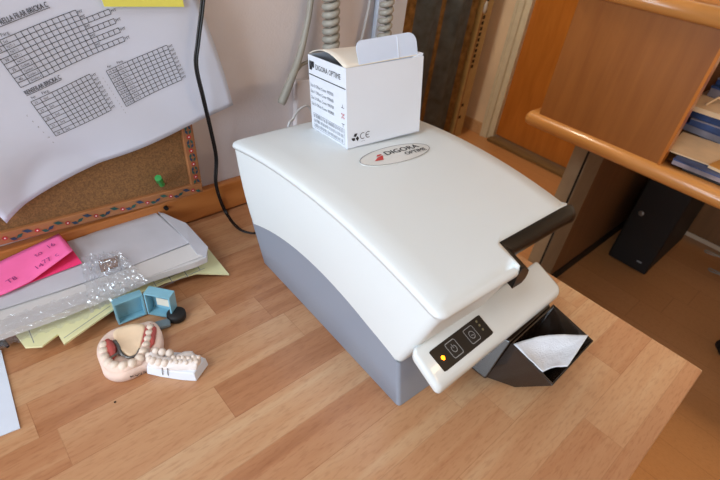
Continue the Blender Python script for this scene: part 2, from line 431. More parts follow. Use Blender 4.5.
# body shell
hull = inset(out, .0025)
def hm(p):
    t = (p.y+.060)/.382; s = (p.x+.012)/.262
    return Vector((-.004+s*.206, -.030+t*.314))
bm = bmesh.new(); rings = []
for k in range(9):
    t = k/8; e = t**.9; r = []
    for p in hull:
        q = hm(p); w = q.lerp(p, e); r.append(S(w.x-.0015*math.sin(math.pi*t), w.y, zl(q.y)*(1-t)+(zs(p.y)+.001)*t))
    rings.append(r)
loft(bm, rings, False, False); obj('body_shell', bm, 'white', sca, smooth=True).modifiers.new('es', 'EDGE_SPLIT').split_angle = math.radians(50)
# dark seam strip between shell and lid
bm = bmesh.new(); sr = inset(out, .0022)
loft(bm, [[S(p.x, p.y, zs(p.y)-.0022) for p in sr], [S(p.x, p.y, zs(p.y)+.002) for p in sr]], False, False)
obj('seam', bm, 'seam', sca)
# grey base
bo = dens(rounded([(-.012, -.060), (.25, -.060), (.25, .322), (-.012, .322)], .006, 5), .016)
bm = bmesh.new(); rings = []
for t in (0, .02, .5, 1):
    r = []
    for p in bo:
        q = hm(p); q = Vector((q.x+.0015, q.y-.001)); g = Vector(((p.x+.012)/.262*.20-.001, (p.y+.06)/.382*.2965)); w = g.lerp(q, t)
        ins = .0015 if t == 0 else 0
        w = Vector((w.x+(ins if w.x < .1 else -ins), w.y+(ins if w.y < .14 else -ins)))
        r.append(S(w.x, w.y, (zl(q.y)+.003)*t))
    rings.append(r)
loft(bm, rings, True, False); obj('base', bm, 'grey', sca, smooth=True).modifiers.new('es', 'EDGE_SPLIT').split_angle = math.radians(50)
# control ledge
def zt(v): return .1115-(v-.300)*.66
led = dens(rounded([(-.010, .299), (.214, .2905), (.2275, .3300), (-.004, .3385)], [.006, .006, .007, .007], 6), .02)
bm = bmesh.new(); rings = []
for ins, h in ((.005, -.015), (.001, -.0125), (0, -.010), (0, -.004), (.0012, -.0012), (.004, 0)):
    rings.append([S(p.x, p.y, zt(p.y)+h) for p in inset(led, ins)])
loft(bm, rings); ledge = obj('control_ledge', bm, 'ledge', sca, smooth=True)
bm = bmesh.new()
Pa, Pb, Pd = Vector((.0054, .3094)), Vector((.0862, .3059)), Vector((.0114, .3300))
def PN(s, t, h=.0006):
    w = Pa+(Pb-Pa)*s+(Pd-Pa)*t; return S(w.x, w.y, zt(w.y)+h)
rp = rounded([(0, 0), (1, 0), (1, 1), (0, 1)], .05, 4)
loft(bm, [[PN(p.x, p.y, -.001) for p in rp], [PN(p.x, p.y, .0006) for p in rp]])
pan = obj('control_panel', bm, 'panel', ledge)
def ringline(bm, pts, fn, w):
    for i in range(len(pts)):
        put_line(bm, fn, pts[i], pts[(i+1) % len(pts)], w)
asp = (Pb-Pa).length/(Pd-Pa).length
def mkbtn(s0, kind):
    bm = bmesh.new()
    fn = lambda x, y: PN(s0+x/asp, .5+y, .0010)
    ringline(bm, [tuple(p) for p in rounded([(-.33, -.34), (.33, -.34), (.33, .34), (-.33, .34)], .08, 3)], fn, .035)
    C = [(.15*math.cos(a), .15*math.sin(a)) for a in [math.radians(d) for d in range(-60, 241, 25)]] if kind else [(.15*math.cos(math.radians(d)), .15*math.sin(math.radians(d))) for d in range(0, 331, 30)]
    if not kind: C = [(x*1.1, y*1.1) for x, y in C]
    for a, b in zip(C, C[1:]): put_line(bm, fn, a, b, .035)
    if kind: put_line(bm, fn, (0, -.22), (0, -.02), .035)
    else:
        put_line(bm, fn, C[-1], C[0], .035); put_line(bm, fn, (-.07, .0), (.09, .05), .035)
    obj('button', bm, 'line', pan)
mkbtn(.33, True); mkbtn(.69, False)
def lamp(s, t, r, m, name):
    bm = bmesh.new(); n = 14
    loft(bm, [[PN(s+r*math.cos(2*math.pi*k/n)/asp, t+r*math.sin(2*math.pi*k/n), .0004) for k in range(n)],
              [PN(s+r*.8*math.cos(2*math.pi*k/n)/asp, t+r*.8*math.sin(2*math.pi*k/n), .0016) for k in range(n)]])
    return obj(name, bm, m, pan)
lamp(.11, .52, .10, 'led', 'indicator_lamp')['label'] = 'glowing amber indicator lamp'
for t in (.18, .38, .6): lamp(.89, t, .055, 'ledoff', 'indicator_lamp')
# black trim in the notch of the lid
pathn = [Vector((.1065, .3225)), Vector((.1085, .305)), Vector((.1100, .294))]+rounded([(.1100, .294), (.1107, .2868), (.120, .2868)], [0, .002, 0], 4)[1:-1]+[Vector((u_, .2865-.0018*(u_-.12)/.13)) for u_ in (.122, .15, .18, .21, .235, .250, .258, .262)]
bm = bmesh.new(); rings = []; cor = Vector((.1107, .2868))
for i, p in enumerate(pathn):
    L_ = max(0, p.y-.2868); K_ = max(0, p.x-.1107)
    n = Vector((1, 0)) if L_ > .005 else (Vector((0, 1)) if K_ > .005 else Vector((.75, .66)))
    wd = 1.5 if n.x > .9 else (1.6 if n.y < .9 else .95)
    z = zs(p.y); e = .8 if i == len(pathn)-1 else 1; dz = -.004*max(0, (p.x-.245)/.017)
    sec = [(-.004, .000), (-.0002, .0085), (.0012, .0088), (.0045, .0072), (.0090, .0030), (.0115, -.001), (.0122, -.006), (.0115, -.012), (.008, -.016), (-.004, -.016)]
    rings.append([S(p.x+n.x*(o_*e*wd if o_ > 0 else o_), p.y+n.y*(o_*e*wd if o_ > 0 else o_), z+h*e+dz) for o_, h in sec])
loft(bm, rings); obj('handle_trim', bm, 'trimblk', sca, smooth=True).modifiers.new('es', 'EDGE_SPLIT').split_angle = math.radians(45)
# outlet block and scoop tray
bm = bmesh.new()
hexa(bm, [S(.106, .262, .001), S(.232, .262, .001), S(.226, .326, .001), S(.111, .331, .001), S(.118, .262, .064), S(.236, .262, .064), S(.229, .326, .058), S(.134, .333, .058)])
obj('outlet_block', bm, 'smoke', sca, bevel=.003)
A_, B_, C_, D_ = S(.230, .327, .060), S(.217, .390, .060), S(.121, .396, .058), S(.133, .334, .058)
b_ = [S(.206, .325, .008), S(.200, .362, .016), S(.122, .362, .014), S(.113, .330, .004)]
bm = bmesh.new()
rim = [A_, B_, C_, D_]
ctr = sum((Vector(p) for p in rim), Vector())/4; ctb = sum((Vector(p) for p in b_), Vector())/4
def subr(q, n=5):
    o = []
    for i in range(4):
        for k in range(n): o.append(Vector(q[i]).lerp(Vector(q[(i+1) % 4]), k/n))
    return o
ro, bi = subr(rim), subr(b_)
def shr(r, c, f): return [p+(c-p)*f for p in r]
z1 = Vector((0, 0, .001))
loft(bm, [shr(bi, ctb, .0), shr(ro, ctr, -.015), [p+Vector((0, 0, .0015)) for p in shr(ro, ctr, 0)], [p+Vector((0, 0, .0005)) for p in shr(ro, ctr, .06)], [p+Vector((0, 0, .003)) for p in shr(bi, ctb, .10)]])
tray = obj('output_tray', bm, 'smoke', sca, bevel=.0008)
# badge on the lid
bc = Vector((.1235, .1125)); bx = Vector((.998, .06)); by = Vector((.10, -.995))
def lidz(u, v): return zs(v)+.003+rr*.6+crown(u, v)
def BD(x, y, h=.0008):
    w = bc+bx*x+by*y; return S(w.x, w.y, lidz(w.x, w.y)+h)
bm = bmesh.new(); n = 40
el = [(.0535*math.cos(2*math.pi*k/n), .0195*math.sin(2*math.pi*k/n)) for k in range(n)]
rg = [[BD(x*f, y*f, h) for x, y in el] for f, h in ((1.01, -.001), (1, .0008), (.5, .0009), (.02, .0009))]
loft(bm, rg)
badge = obj('badge', bm, 'badge', sca, smooth=False)
bm = bmesh.new(); ringline(bm, el, lambda x, y: BD(x, y, .0012), .0009)
obj('badge_rim', bm, 'inkg', badge)
bm = bmesh.new()
put_text(bm, 'DIGORA', lambda x, y: BD(x, y, .0014), (-.014, .0015), .0135, xs=1.05, bold=.0004)
put_text(bm, 'OPTIME', lambda x, y: BD(x, y, .0014), (.010, -.0085), .010, xs=1.0, bold=.0004)
obj('badge_lettering', bm, 'ink', badge)
bm = bmesh.new()
f = lambda x, y: BD(x, y, .0014)
put_poly(bm, f, [(-.036, -.004), (-.024, -.006), (-.018, .004), (-.027, .002)]); put_poly(bm, f, [(-.028, .0035), (-.018, .0055), (-.019, .0075), (-.024, .0075)])
obj('badge_emblem', bm, 'red', badge)

# tissue in the tray
T00, T10, T11, T01 = S(.132, .3365, .0595), S(.2190, .3820, .0625), S(.155, .3925, .0620), S(.126, .3800, .0600)
bm = bmesh.new()
def tf(a, b):
    p = T00.lerp(T10, a).lerp(T01.lerp(T11, a), b)
    return p+Vector((0, 0, -.006*math.sin(math.pi*a)*math.sin(math.pi*b)+.0008*wob(a, b, 1.5, 2)))-De*(.0075*math.sin(math.pi*a)*(1-b))-De*(.003*math.sin(math.pi*a)*b)
grid(bm, tf, 26, 18)
t = obj('tissue', bm, 'tissue', None, smooth=True); solid(t, .0008)
tag(t, 'crumpled white tissue lying in the black tray of the scanner', 'tissue')

# ================================================================= CARTON ON THE SCANNER
def rotv(v):
    v = Vector(v); return Matrix.Rotation(v.length, 3, v.normalized())
Rb = rotv((-.131, -.041, -.15)); Ob = Vector((.364, -.232, .9472)); bw, bd, bh = .113, .092, .097
def K(x, y, z): return Ob+Rb @ Vector((x, y, z))
cart = thing('carton', 'small open white cardboard carton standing on the scanner lid', 'box', tuple(Ob))
bm = bmesh.new(); th = .0012
for x0, x1, y0, y1, z0, z1 in ((0, bw, 0, th, 0, bh), (0, bw, bd-th, bd, 0, bh), (0, th, th, bd-th, 0, bh), (bw-th, bw, th, bd-th, 0, bh), (0, bw, 0, bd, 0, th)):
    hexa(bm, [K(*p) for p in ((x0, y0, z0), (x1, y0, z0), (x1, y1, z0), (x0, y1, z0), (x0, y0, z1), (x1, y0, z1), (x1, y1, z1), (x0, y1, z1))])
obj('carton_body', bm, 'card', cart)
bm = bmesh.new()
def lf(a, b):
    x = .001+a*(bw-.002); y = .004+(bd-.005)*b
    return K(x, y, bh+.0015+.0105*math.sin(math.pi*b)**.9*(1-a*.75)-.002*(1-b)*(1-a))
grid(bm, lf, 12, 14); o = obj('carton_lid', bm, 'cardin', cart, smooth=True); solid(o, .0008)
bm = bmesh.new()
tb = rounded([(.022, -.003), (.108, -.003), (.108, .027), (.020, .025)], [0, 0, .011, .009], 6)
rg = []
for y in (.0045, .0055):
    rg.append([K(p.x, y+max(0, p.y)*.30, bh+p.y) for p in tb])
loft(bm, rg); obj('tuck_flap', bm, 'tab', cart)
bm = bmesh.new(); hexa(bm, [K(.078, .0035, bh-.002), K(.0785, .0035, bh-.002), K(.0785, .0042, bh-.002), K(.078, .0042, bh-.002), K(.0795, .0112, bh+.024), K(.080, .0112, bh+.024), K(.080, .012, bh+.025), K(.0795, .012, bh+.025)])
obj('flap_crease', bm, 'card', cart)
bm = bmesh.new(); hexa(bm, [K(bw-.014, .0015, bh-.001), K(bw-.001, .0015, bh-.001), K(bw-.001, .03, bh-.001), K(bw-.012, .03, bh-.001), K(bw-.012, .002, bh+.0005), K(bw+.001, .002, bh+.003), K(bw, .03, bh+.003), K(bw-.012, .03, bh+.0005)])
obj('side_flap', bm, 'card', cart)
# printing, left face (x = 0): coordinate s runs from back to front
fl = lambda s, t: K(-.0004, bd-s, t)
bm = bmesh.new()
put_text(bm, 'DIGORA OPTIME', fl, (.019, .0820), .0092, xs=.88, bold=0)
put_poly(bm, fl, [(.003, .0795), (.009, .0795), (.004, .0905), (.003, .0905)]); put_poly(bm, fl, [(.0095, .0905), (.016, .0905), (.0155, .083), (.011, .083)])
put_poly(bm, fl, [(.005, .0905), (.009, .0905), (.0105, .0815), (.0093, .0795)])
put_line(bm, fl, (.001, .0735), (bd-.001, .0735), .0012)
obj('print_heading', bm, 'ink', cart)
bm = bmesh.new()
for k in range(4):
    put_text(bm, 'Size %d Offset Cover 900%d00' % (k, k+5), fl, (.003, .0585-k*.0080), .0058, xs=.90, bold=0)
random.seed(3)
for r_ in range(3):
    s = .009
    while s < bd-.008:
        w = random.choice((.0007, .0012, .0018)); put_line(bm, fl, (s, .0055+r_*.0065), (s, .0105+r_*.0065-random.random()*.001), w*.6); s += w+random.choice((.0008, .0016))
ringline(bm, [(.007, .004), (bd-.006, .004), (bd-.006, .024), (.007, .024)], fl, .0004)
obj('print_lines', bm, 'inkg', cart)
bm = bmesh.new(); c0 = (bd-.0085, .040)
for a in range(4):
    r_ = math.radians(45+90*a); q = Vector((math.cos(r_), math.sin(r_))); n_ = Vector((-q.y, q.x))
    c = Vector(c0); put_poly(bm, fl, [tuple(c), tuple(c+q*.0042+n_*.0011), tuple(c+q*.0042-n_*.0011)])
obj('print_symbol', bm, 'red', cart)
bm = bmesh.new()
for k in (-1, 1):
    put_line(bm, fl, (bd-.012, .040+k*.010), (bd-.005, .040+k*.010), .0006); put_line(bm, fl, (bd-.009, .040+k*.010), (bd-.009, .040+k*.014), .0006)
ff = lambda x, z: K(x, -.0004, z)
def arcp(cx, cz, r, a0, a1, w, n=10):
    P = [(cx+r*math.cos(math.radians(a0+(a1-a0)*k/n)), cz+r*math.sin(math.radians(a0+(a1-a0)*k/n))) for k in range(n+1)]
    for a, b in zip(P, P[1:]): put_line(bm, ff, a, b, w)
arcp(.0225, .0135, .0038, 60, 300, .0008); arcp(.0305, .0135, .0038, 60, 300, .0008); put_line(bm, ff, (.0268, .0135), (.0310, .0135), .0008)
put_line(bm, ff, (.020, .0065), (.025, .0065), .0003)
for a in range(3):
    r_ = math.radians(90+120*a); c = Vector((.0115, .013)); q = Vector((math.cos(r_), math.sin(r_))); n_ = Vector((-q.y, q.x))
    put_poly(bm, ff, [tuple(c+q*.0052-n_*.003), tuple(c+q*.0052+n_*.0012), tuple(c+q*.002+n_*.0028), tuple(c+q*.0008-n_*.0008)])
obj('print_marks', bm, 'ink', cart)

# ================================================================= CORKBOARD, SHEET, NOTES ON THE WALL
tilt = math.atan2((py(203.5, 192.0, -.027).z-py(0, 245.5, -.027).z), .27)
cork = thing('corkboard', 'corkboard with flower painted wooden frame hanging on the wall above the desk', 'board', (.0, -.002, 1.05))
_a, _b = py(203.5, 192.0, -.027), py(0, 245.5, -.027); cx0, cz0 = _a.x, _a.z
def CK(a, z, y):   # a: leftwards distance from bottom right corner
    return Vector((cx0-a*math.cos(tilt)+z*math.sin(tilt)*-1*0-(z*.045), y, cz0+z-a*math.sin(tilt)))
W_, H_ = .60, .42; fw = .0165
def cbox(a0, a1, z0, z1, y0, y1, mi=0, bm=None):
    hexa(bm, [CK(a1, z0, y0), CK(a0, z0, y0), CK(a0, z0, y1), CK(a1, z0, y1), CK(a1, z1, y0), CK(a0, z1, y0), CK(a0, z1, y1), CK(a1, z1, y1)], mi)
bm = bmesh.new(); cbox(fw-.002, W_-fw+.002, fw-.002, H_-fw, -.022, -.016, 0, bm); obj('cork_sheet', bm, 'cork', cork)
bm = bmesh.new()
cbox(0, W_, 0, fw, -.027, -.015, 0, bm); cbox(0, W_, H_-fw, H_, -.027, -.015, 0, bm); cbox(0, fw, fw, H_-fw, -.027, -.015, 0, bm); cbox(W_-fw, W_, fw, H_-fw, -.027, -.015, 0, bm)
fr = obj('board_frame', bm, 'corkf', cork, bevel=.0012)
bm = bmesh.new()
def flower(a, z, r):
    y = -.0275
    for k in range(5):
        an = 2*math.pi*k/5+a*50; c = (a+r*.6*math.cos(an), z+r*.6*math.sin(an))
        put_poly(bm, lambda p, q: CK(p, q, y), [(c[0]+r*.55*math.cos(2*math.pi*j/8), c[1]+r*.55*math.sin(2*math.pi*j/8)) for j in range(8)], 0)
        y -= .00004
    put_poly(bm, lambda p, q: CK(p, q, y-.0002), [(a+r*.38*math.cos(2*math.pi*j/8), z+r*.38*math.sin(2*math.pi*j/8)) for j in range(8)], 3)
def leaf(a, z, da, dz, w, mi):
    L = math.hypot(da, dz); n = (-dz/L*w, da/L*w)
    put_poly(bm, lambda p, q: CK(p, q, -.0278), [(a, z), (a+da*.5+n[0], z+dz*.5+n[1]), (a+da, z+dz), (a+da*.5-n[0], z+dz*.5-n[1])], mi)
k = 0
a = .016
while a < .5:
    flower(a, fw/2+.0012*math.sin(a*200), .0027)
    leaf(a+.0042, fw/2+.0008, .0115, .0042, .0027, 1 if k % 2 else 2); leaf(a+.0150, fw/2+.0015, .0085, -.0052, .0024, 2 if k % 2 else 1)
    leaf(a-.0040, fw/2-.0012, -.0080, -.0040, .0026, 2 if k % 2 else 1)
    k += 1; a += .034
z = .030
while z < .4:
    flower(fw/2, z, .0030)
    for s in (-1, 1):
        leaf(fw/2+.001, z+s*.004, .003, s*.008, .0019, 1 if k % 2 else 2); leaf(fw/2-.001, z+s*.004, -.0035, s*.007, .0018, 2 if k % 2 else 1)
    k += 1; z += .0215
obj('floral_pattern', bm, ['flower', 'leaf', 'leafb', 'dotw'], fr)
# push pin
c = py(163, 186, -.0225); hd = py(158, 178, -.042)
pin = thing('push_pin', 'green push pin stuck in the cork near the frame corner', 'pin', tuple(c))
bm = bmesh.new(); dv = (hd-c); tube(bm, [c, c+dv*.22, c+dv*.24, c+dv*.62, c+dv*.66, c+dv*1.0], [.0012, .0012, .0042, .0028, .0050, .0046], 12); obj('pin_head', bm, 'green', pin, smooth=False)
bm = bmesh.new(); tube(bm, [c+Vector((0, .0045, -.001)), c], .0005, 6); obj('pin_point', bm, 'wire', pin)
c = py(166, 208, -.016)
bm = bmesh.new(); tube(bm, [c+Vector((0, .0015, 0)), c+Vector((0, -.003, 0))], [.0034, .003], 12)
tag(obj('screw_cap', bm, 'blackmat'), 'small black screw cap on the pine strip behind the mailer', 'cap')

# printed sheet
th17 = math.radians(17.3); ks = .944; O17 = py(7, 224, -.035)
def PS(p, q, h=0):
    P, Q = p, q; p = p*ks; q = q*ks
    bump = math.exp(-((P-.075)/.065)**2)*math.exp(-(Q/.05)**2)*.017
    curl = .004*math.exp(-((P-.33)/.06)**2)+.0015*math.sin(P*40+Q*25)
    ya = -.038+bump-curl-h
    if P > .02: ya = min(ya, -.0295-h)
    return Vector((O17.x+p*math.cos(th17)-q*math.sin(th17), ya, O17.z+p*math.sin(th17)+q*math.cos(th17)))
bm = bmesh.new()
def edge(p): return .0125*math.exp(-((p-.085)/.12)**2)*(1-math.exp(-p/.016))
grid(bm, lambda a, b: PS(a*(.330+.006*math.sin(b*3)), b*.232+edge(a*.33)*(1-b)**2), 44, 30)
sheet = thing('printed_sheet', 'large white sheet printed with three gridded tables, hung askew over the corkboard', 'paper', tuple(O17))
o = obj('sheet', bm, 'paper', sheet, smooth=True); solid(o, .0003, 1)
bm = bmesh.new(); H = .0009; lw = .00068
fn = lambda p, q: PS(p, q, H)
def table(cols, rows):
    for c in cols: put_line(bm, fn, (c, rows[0]), (c, rows[-1]), lw, n=6)
    for r_ in rows: put_line(bm, fn, (cols[0], r_), (cols[-1], r_), lw, n=10)
rh = .00545; r1 = [.1885-rh*k for k in range(10)]
def dia(p, w=.0065, n=10): return [p+w*k for k in range(n)]
c1 = [.1070, .1175]+dia(.133, .0066, 11)
table(c1, r1)
for r_ in (2, 4, 6, 8):
    e = .199+.0065*5
    for q in (r1[r_], r1[r_]-rh): put_line(bm, fn, (.199, q), (e, q), lw, n=4)
    for k in range(1, 6): put_line(bm, fn, (.199+.0065*k, r1[r_]), (.199+.0065*k, r1[r_]-rh), lw)
    put_text(bm, 'MT', fn, (e+.001, r1[r_]-rh+.001), .0045)
for k, r_ in enumerate((0, 1, 3, 5, 7)): put_text(bm, 'MT', fn, (.1995, r1[r_]-rh+.001), .0042)
for k, s in enumerate(('Std', 'NiTi 1', 'NiTi 2', 'NiTi 1', 'NiTi 2', 'Golden 1', 'Golden 2', 'Golden 3', 'Golden 4')):
    put_text(bm, s, fn, (.1195, r1[k]-rh+.0013), .0036, xs=.9)
for k, s in ((0, '21'), (1, '25'), (3, '30'), (5, '35'), (7, '40')): put_text(bm, s, fn, (.110, r1[k]-rh+.0013), .0042)
put_text(bm, 'Färg', fn, (.121, .1905), .0048)
r2 = [.1215-rh*k for k in range(10)]
table([.1065, .1165, .1305]+dia(.1365, .0058, 8), r2)
r3 = [.1165-rh*k for k in range(10)]
table([.1955, .2075, .2225]+dia(.2290, .0066, 8), r3)
for k in range(9):
    put_text(bm, 'MT', fn, (.178, r2[k]-rh+.001), .0042); put_text(bm, 'MT', fn, (.2762, r3[k]-rh+.001), .0042)
    if k % 2 == 0: put_text(bm, '%d' % (21+k), fn, (.109, r2[k]-rh+.0013), .0038); put_text(bm, 'Std', fn, (.1195, r2[k]-rh+.0013), .0038)
    put_text(bm, '%d Röd' % (k+15), fn, (.1975, r3[k]-rh+.0013), .0036); put_text(bm, 'Vit %d' % (k+1), fn, (.2105, r3[k]-rh+.0013), .0036)
put_text(bm, 'Nr', fn, (.109, .1235), .0045); put_text(bm, 'Färg', fn, (.121, .1235), .0045); put_text(bm, 'Nr', fn, (.199, .1185), .0042); put_text(bm, 'Färg', fn, (.211, .1185), .0042)
obj('printed_tables', bm, 'ink', sheet)
bm = bmesh.new()
put_text(bm, 'RELLA FILAR BRICKA C', fn, (.1770, .2003), .0078, 'RIGHT', .62, bold=.00022); put_line(bm, fn, (.108, .1992), (.1775, .1992), .0006, n=8)
obj('printed_title', bm, 'ink', sheet); bm = bmesh.new()
put_text(bm, 'RENSFILAR BRICKA C', fn, (.1065, .1303), .0068, 'LEFT', .64, bold=.00022); put_line(bm, fn, (.1065, .1293), (.1475, .1293), .0006, n=8)
obj('printed_title', bm, 'ink', sheet)
bm = bmesh.new()
for k in range(6): put_text(bm, random.choice(('o', 'x', 's', 'r')), fn, (.094+.001*k, .108-.0085*k), .004)
obj('faint_notes', bm, 'inkg', sheet); bm = bmesh.new()
for k in range(12): put_text(bm, 's', fn, (.1875+.0002*k, .110-.0045*k), .003)
obj('faint_notes', bm, 'inkg', sheet)
# yellow note
yl, yr = py(104, 6.5, -.044), py(184, 6.7, -.044)
bm = bmesh.new(); ex = yr-yl; up = Vector((-.12*ex.z*0-.01, 0, .076))
grid(bm, lambda a, b: yl+ex*a+up*b+Vector((0, -.0008*(1-b)**2, 0)), 8, 8)
o = obj('sticky_note', bm, 'yellow', None, smooth=False); solid(o, .0003); tag(o, 'yellow sticky note stuck on the top of the white printed sheet', 'sticky note')

# ================================================================= CORDS ON THE WALL
bm = bmesh.new()
cp = [py(206, -80, -.055), py(203, -5, -.055), py(198, 40, -.058), py(196, 66, -.058), py(203, 98, -.056), py(211, 132, -.04), py(216, 158, -.026), py(216, 185, -.026), pz(225, 211, .7535), pz(238, 228, .7535), pz(251, 233, .7535), pz(258, 232, .7535)]
sp_ = spline(cp, 10); tube(bm, [p+Vector((-.0012, 0, .0004)) for p in sp_], .0015, 8)
tube(bm, [p+Vector((.0013, -.001, 0)) for p in sp_], .0015, 8)
tag(obj('power_cable', bm, 'cable', smooth=True), 'black twin cable hanging down the wall and running behind the scanner', 'cable')
def coil(name, u0, v0, u1, v1, y, r, wr, turns, label):
    a = py(u0, v0, y); b = py(u1, v1, y); n = turns*14; P = []
    ax = (b-a).normalized(); e1 = ax.orthogonal().normalized(); e2 = ax.cross(e1)
    for k in range(n+1):
        t = k/n; an = 2*math.pi*turns*t
        P.append(a.lerp(b, t)+(e1*math.cos(an)+e2*math.sin(an))*r)
    bm = bmesh.new(); tube(bm, P, wr, 8)
    return tag(obj(name, bm, 'gcord', smooth=True), label, 'cord')
coil('coiled_cord', 331, -40, 331, 115, -.034, .0090, .0052, 20, 'thick grey coiled cord hanging behind the left part of the carton')
coil('coiled_cord', 391, -40, 377, 110, -.034, .0080, .0047, 20, 'thinner grey coiled cord hanging behind the tuck flap at right')
bm = bmesh.new(); P = spline([py(330, -70, -.014), py(313, -10, -.014), py(308, 20, -.014), py(300, 55, -.016), py(290, 82, -.020), py(281, 104, -.022)], 8)
nn = len(P); tube(bm, P, [.0045+.0024*min(1, max(0, k/nn-.45)*2.2) for k in range(nn-1)]+[.0055], 12)
hose = thing('grey_hose', 'smooth grey hose with a blunt loose end hanging left of the carton', 'hose', tuple(P[-1])); obj('hose_tube', bm, 'gcord', hose, smooth=True)
bm = bmesh.new(); tube(bm, spline([py(296, 71, -.018), py(303, 64, -.012), py(315, 60, -.010), py(335, 58, -.010), py(360, 80, -.010)], 8), .0030, 8); obj('side_branch', bm, 'gcord', hose, smooth=True)
bm = bmesh.new(); tube(bm, spline([py(374, -40, -.010), py(370, 0, -.010), py(365, 25, -.010), py(360, 50, -.008), py(358, 90, -.006), py(357, 170, -.004)], 8), .0026, 8)
tag(obj('thin_tube', bm, 'wcord', smooth=True), 'thin pale straight tube hanging between the two coiled cords', 'tube')
bm = bmesh.new(); tube(bm, spline([py(314, 118, -.03), py(308, 106, -.03), py(299, 110, -.035), py(293, 119, -.045), py(288, 132, -.05), pz(290, 190, .7525), pz(300, 200, .7525)], 8), .0020, 8)
tag(obj('white_cable', bm, 'wcord', smooth=True), 'white cable looping out between the wall and the carton', 'cable')
a, b = py(297, 82, -.012), py(309, 82, -.012)
bm = B(a.x, b.x+.03, -.012, -.0005, .84, a.z); o = obj('wall_socket', bm, 'wall', bevel=.003); tag(o, 'white plastic wall socket box half hidden behind the carton', 'socket')
# narrow white cable duct at the wall end
bm = B(.606, .676, -.010, -.0005, .80, 2.0); tag(obj('cable_duct', bm, 'paper2', bevel=.002), 'flat white vertical duct on the wall end behind the right coiled cord', 'duct')

# ================================================================= DESK LITTER, LEFT
def outl(pts, z): return [pz(u, v, z) for u, v in pts]
# forms under the mailer
def sheetpoly(name, pts, m, z, dz, label=None, cat=None, parent=None, zf=None):
    bm = bmesh.new(); P = [pz(p[0], p[1], p[2] if len(p) > 2 else z) for p in pts]
    prism(bm, P, dz); bmesh.ops.triangulate(bm, faces=[f for f in bm.faces if len(f.verts) > 4])
    o = obj(name, bm, m, parent)
    if label: tag(o, label, cat)
    return o
f1 = [(-30, 300), (60, 270), (150, 245), (207, 247, .7650), (229, 274, .7545), (196, 273, .7650), (165, 282, .7670), (140, 293, .7680), (112, 310, .7690), (88, 327, .7680), (64, 344, .7660), (58, 334, .7670), (42, 346, .7660), (25, 347, .7650), (12, 330, .7640), (-30, 345, .7640)]
forms = thing('yellow_form', 'pale yellow printed form sticking out from under the white mailer', 'paper', tuple(pz(120, 300, .7505)))
sheetpoly('form_sheet', f1, 'form', .7640, .0025, parent=forms)
bm = bmesh.new()
fz = lambda u, v: pz(u, v, .7702)
for a_b in (((147, 288), (198, 264)), ((150, 292), (205, 268)), ((152, 279), (157, 288)), ((167, 274), (173, 283)), ((182, 268), (188, 277)), ((195, 262), (200, 270)), None, ((64, 338), (110, 306)), ((28, 328), (34, 343))):
    if a_b is None: obj('form_lines', bm, 'inkg', forms); bm = bmesh.new(); continue
    a, b = a_b
    p0, p1 = pz(*a, .7705), pz(*b, .7705); dd = (p1-p0).normalized(); nq = Vector((-dd.y, dd.x, 0))*.0004
    bm.faces.new([bm.verts.new(q) for q in (p0+nq, p0-nq, p1-nq, p1+nq)])
obj('form_print', bm, 'inkg', forms); bm = bmesh.new()
for i in range(2):
    o_ = pz(158+i*20, 279-i*8, .7706); d_ = (pz(215, 262, .7706)-pz(165, 281, .7706)).normalized(); n_ = Vector((-d_.y, d_.x, 0))
    put_text(bm, 'Datum  Namn', lambda x, y: o_+d_*x+n_*y, (0, 0), .0045)
obj('form_heading', bm, 'inkg', forms)
# mailer
mail = thing('padded_mailer', 'flat grey white mailer packet with folded flap on the desk by the wall', 'envelope', tuple(pz(90, 275, .7505)))
mo = [(-40, 276), (0, 263), (75, 238), (155, 210), (160, 211), (186, 224), (207, 248), (207, 257), (196, 262), (150, 277), (100, 297), (60, 313), (0, 334), (-40, 347)]
sheetpoly('mailer_body', [(u, v, .7860) for u, v in mo], 'env', .786, .009, parent=mail)
sheetpoly('contents', [(-40, 285), (0, 280), (80, 256), (152, 231), (180, 242), (186, 250), (100, 284), (0, 317), (-40, 330)], 'env', .7765, .0085, parent=mail)
sheetpoly('mailer_flap', [(157, 211, .7895), (186, 223, .7890), (208, 247, .7870), (206, 257, .7870), (197, 254, .7890), (189, 243, .7900)], 'envf', .7890, .001, parent=mail)
sheetpoly('top_sheet', [(-40, 277, .7890), (0, 264, .7890), (75, 239, .7890), (154, 211, .7890), (189, 243, .7890), (118, 271, .7890), (60, 290, .7890), (-40, 322, .7890)], 'envf', .7890, .001, parent=mail)
sheetpoly('front_fold', [(60, 292, .7875), (118, 272, .7875), (190, 244, .7885), (203, 256, .7880), (150, 276, .7870), (100, 296, .7870), (62, 311, .7870)], 'env', .7870, .0008, parent=mail)
# brown card corner peeping out
bm = bmesh.new(); prism(bm, [pz(98, 261, .7915), pz(117, 256, .7915), pz(118, 266, .7915), pz(101, 272, .7915)], .0006)
tag(obj('brown_card', bm, 'brown'), 'small brown card corner under the crinkled film on the mailer', 'card')
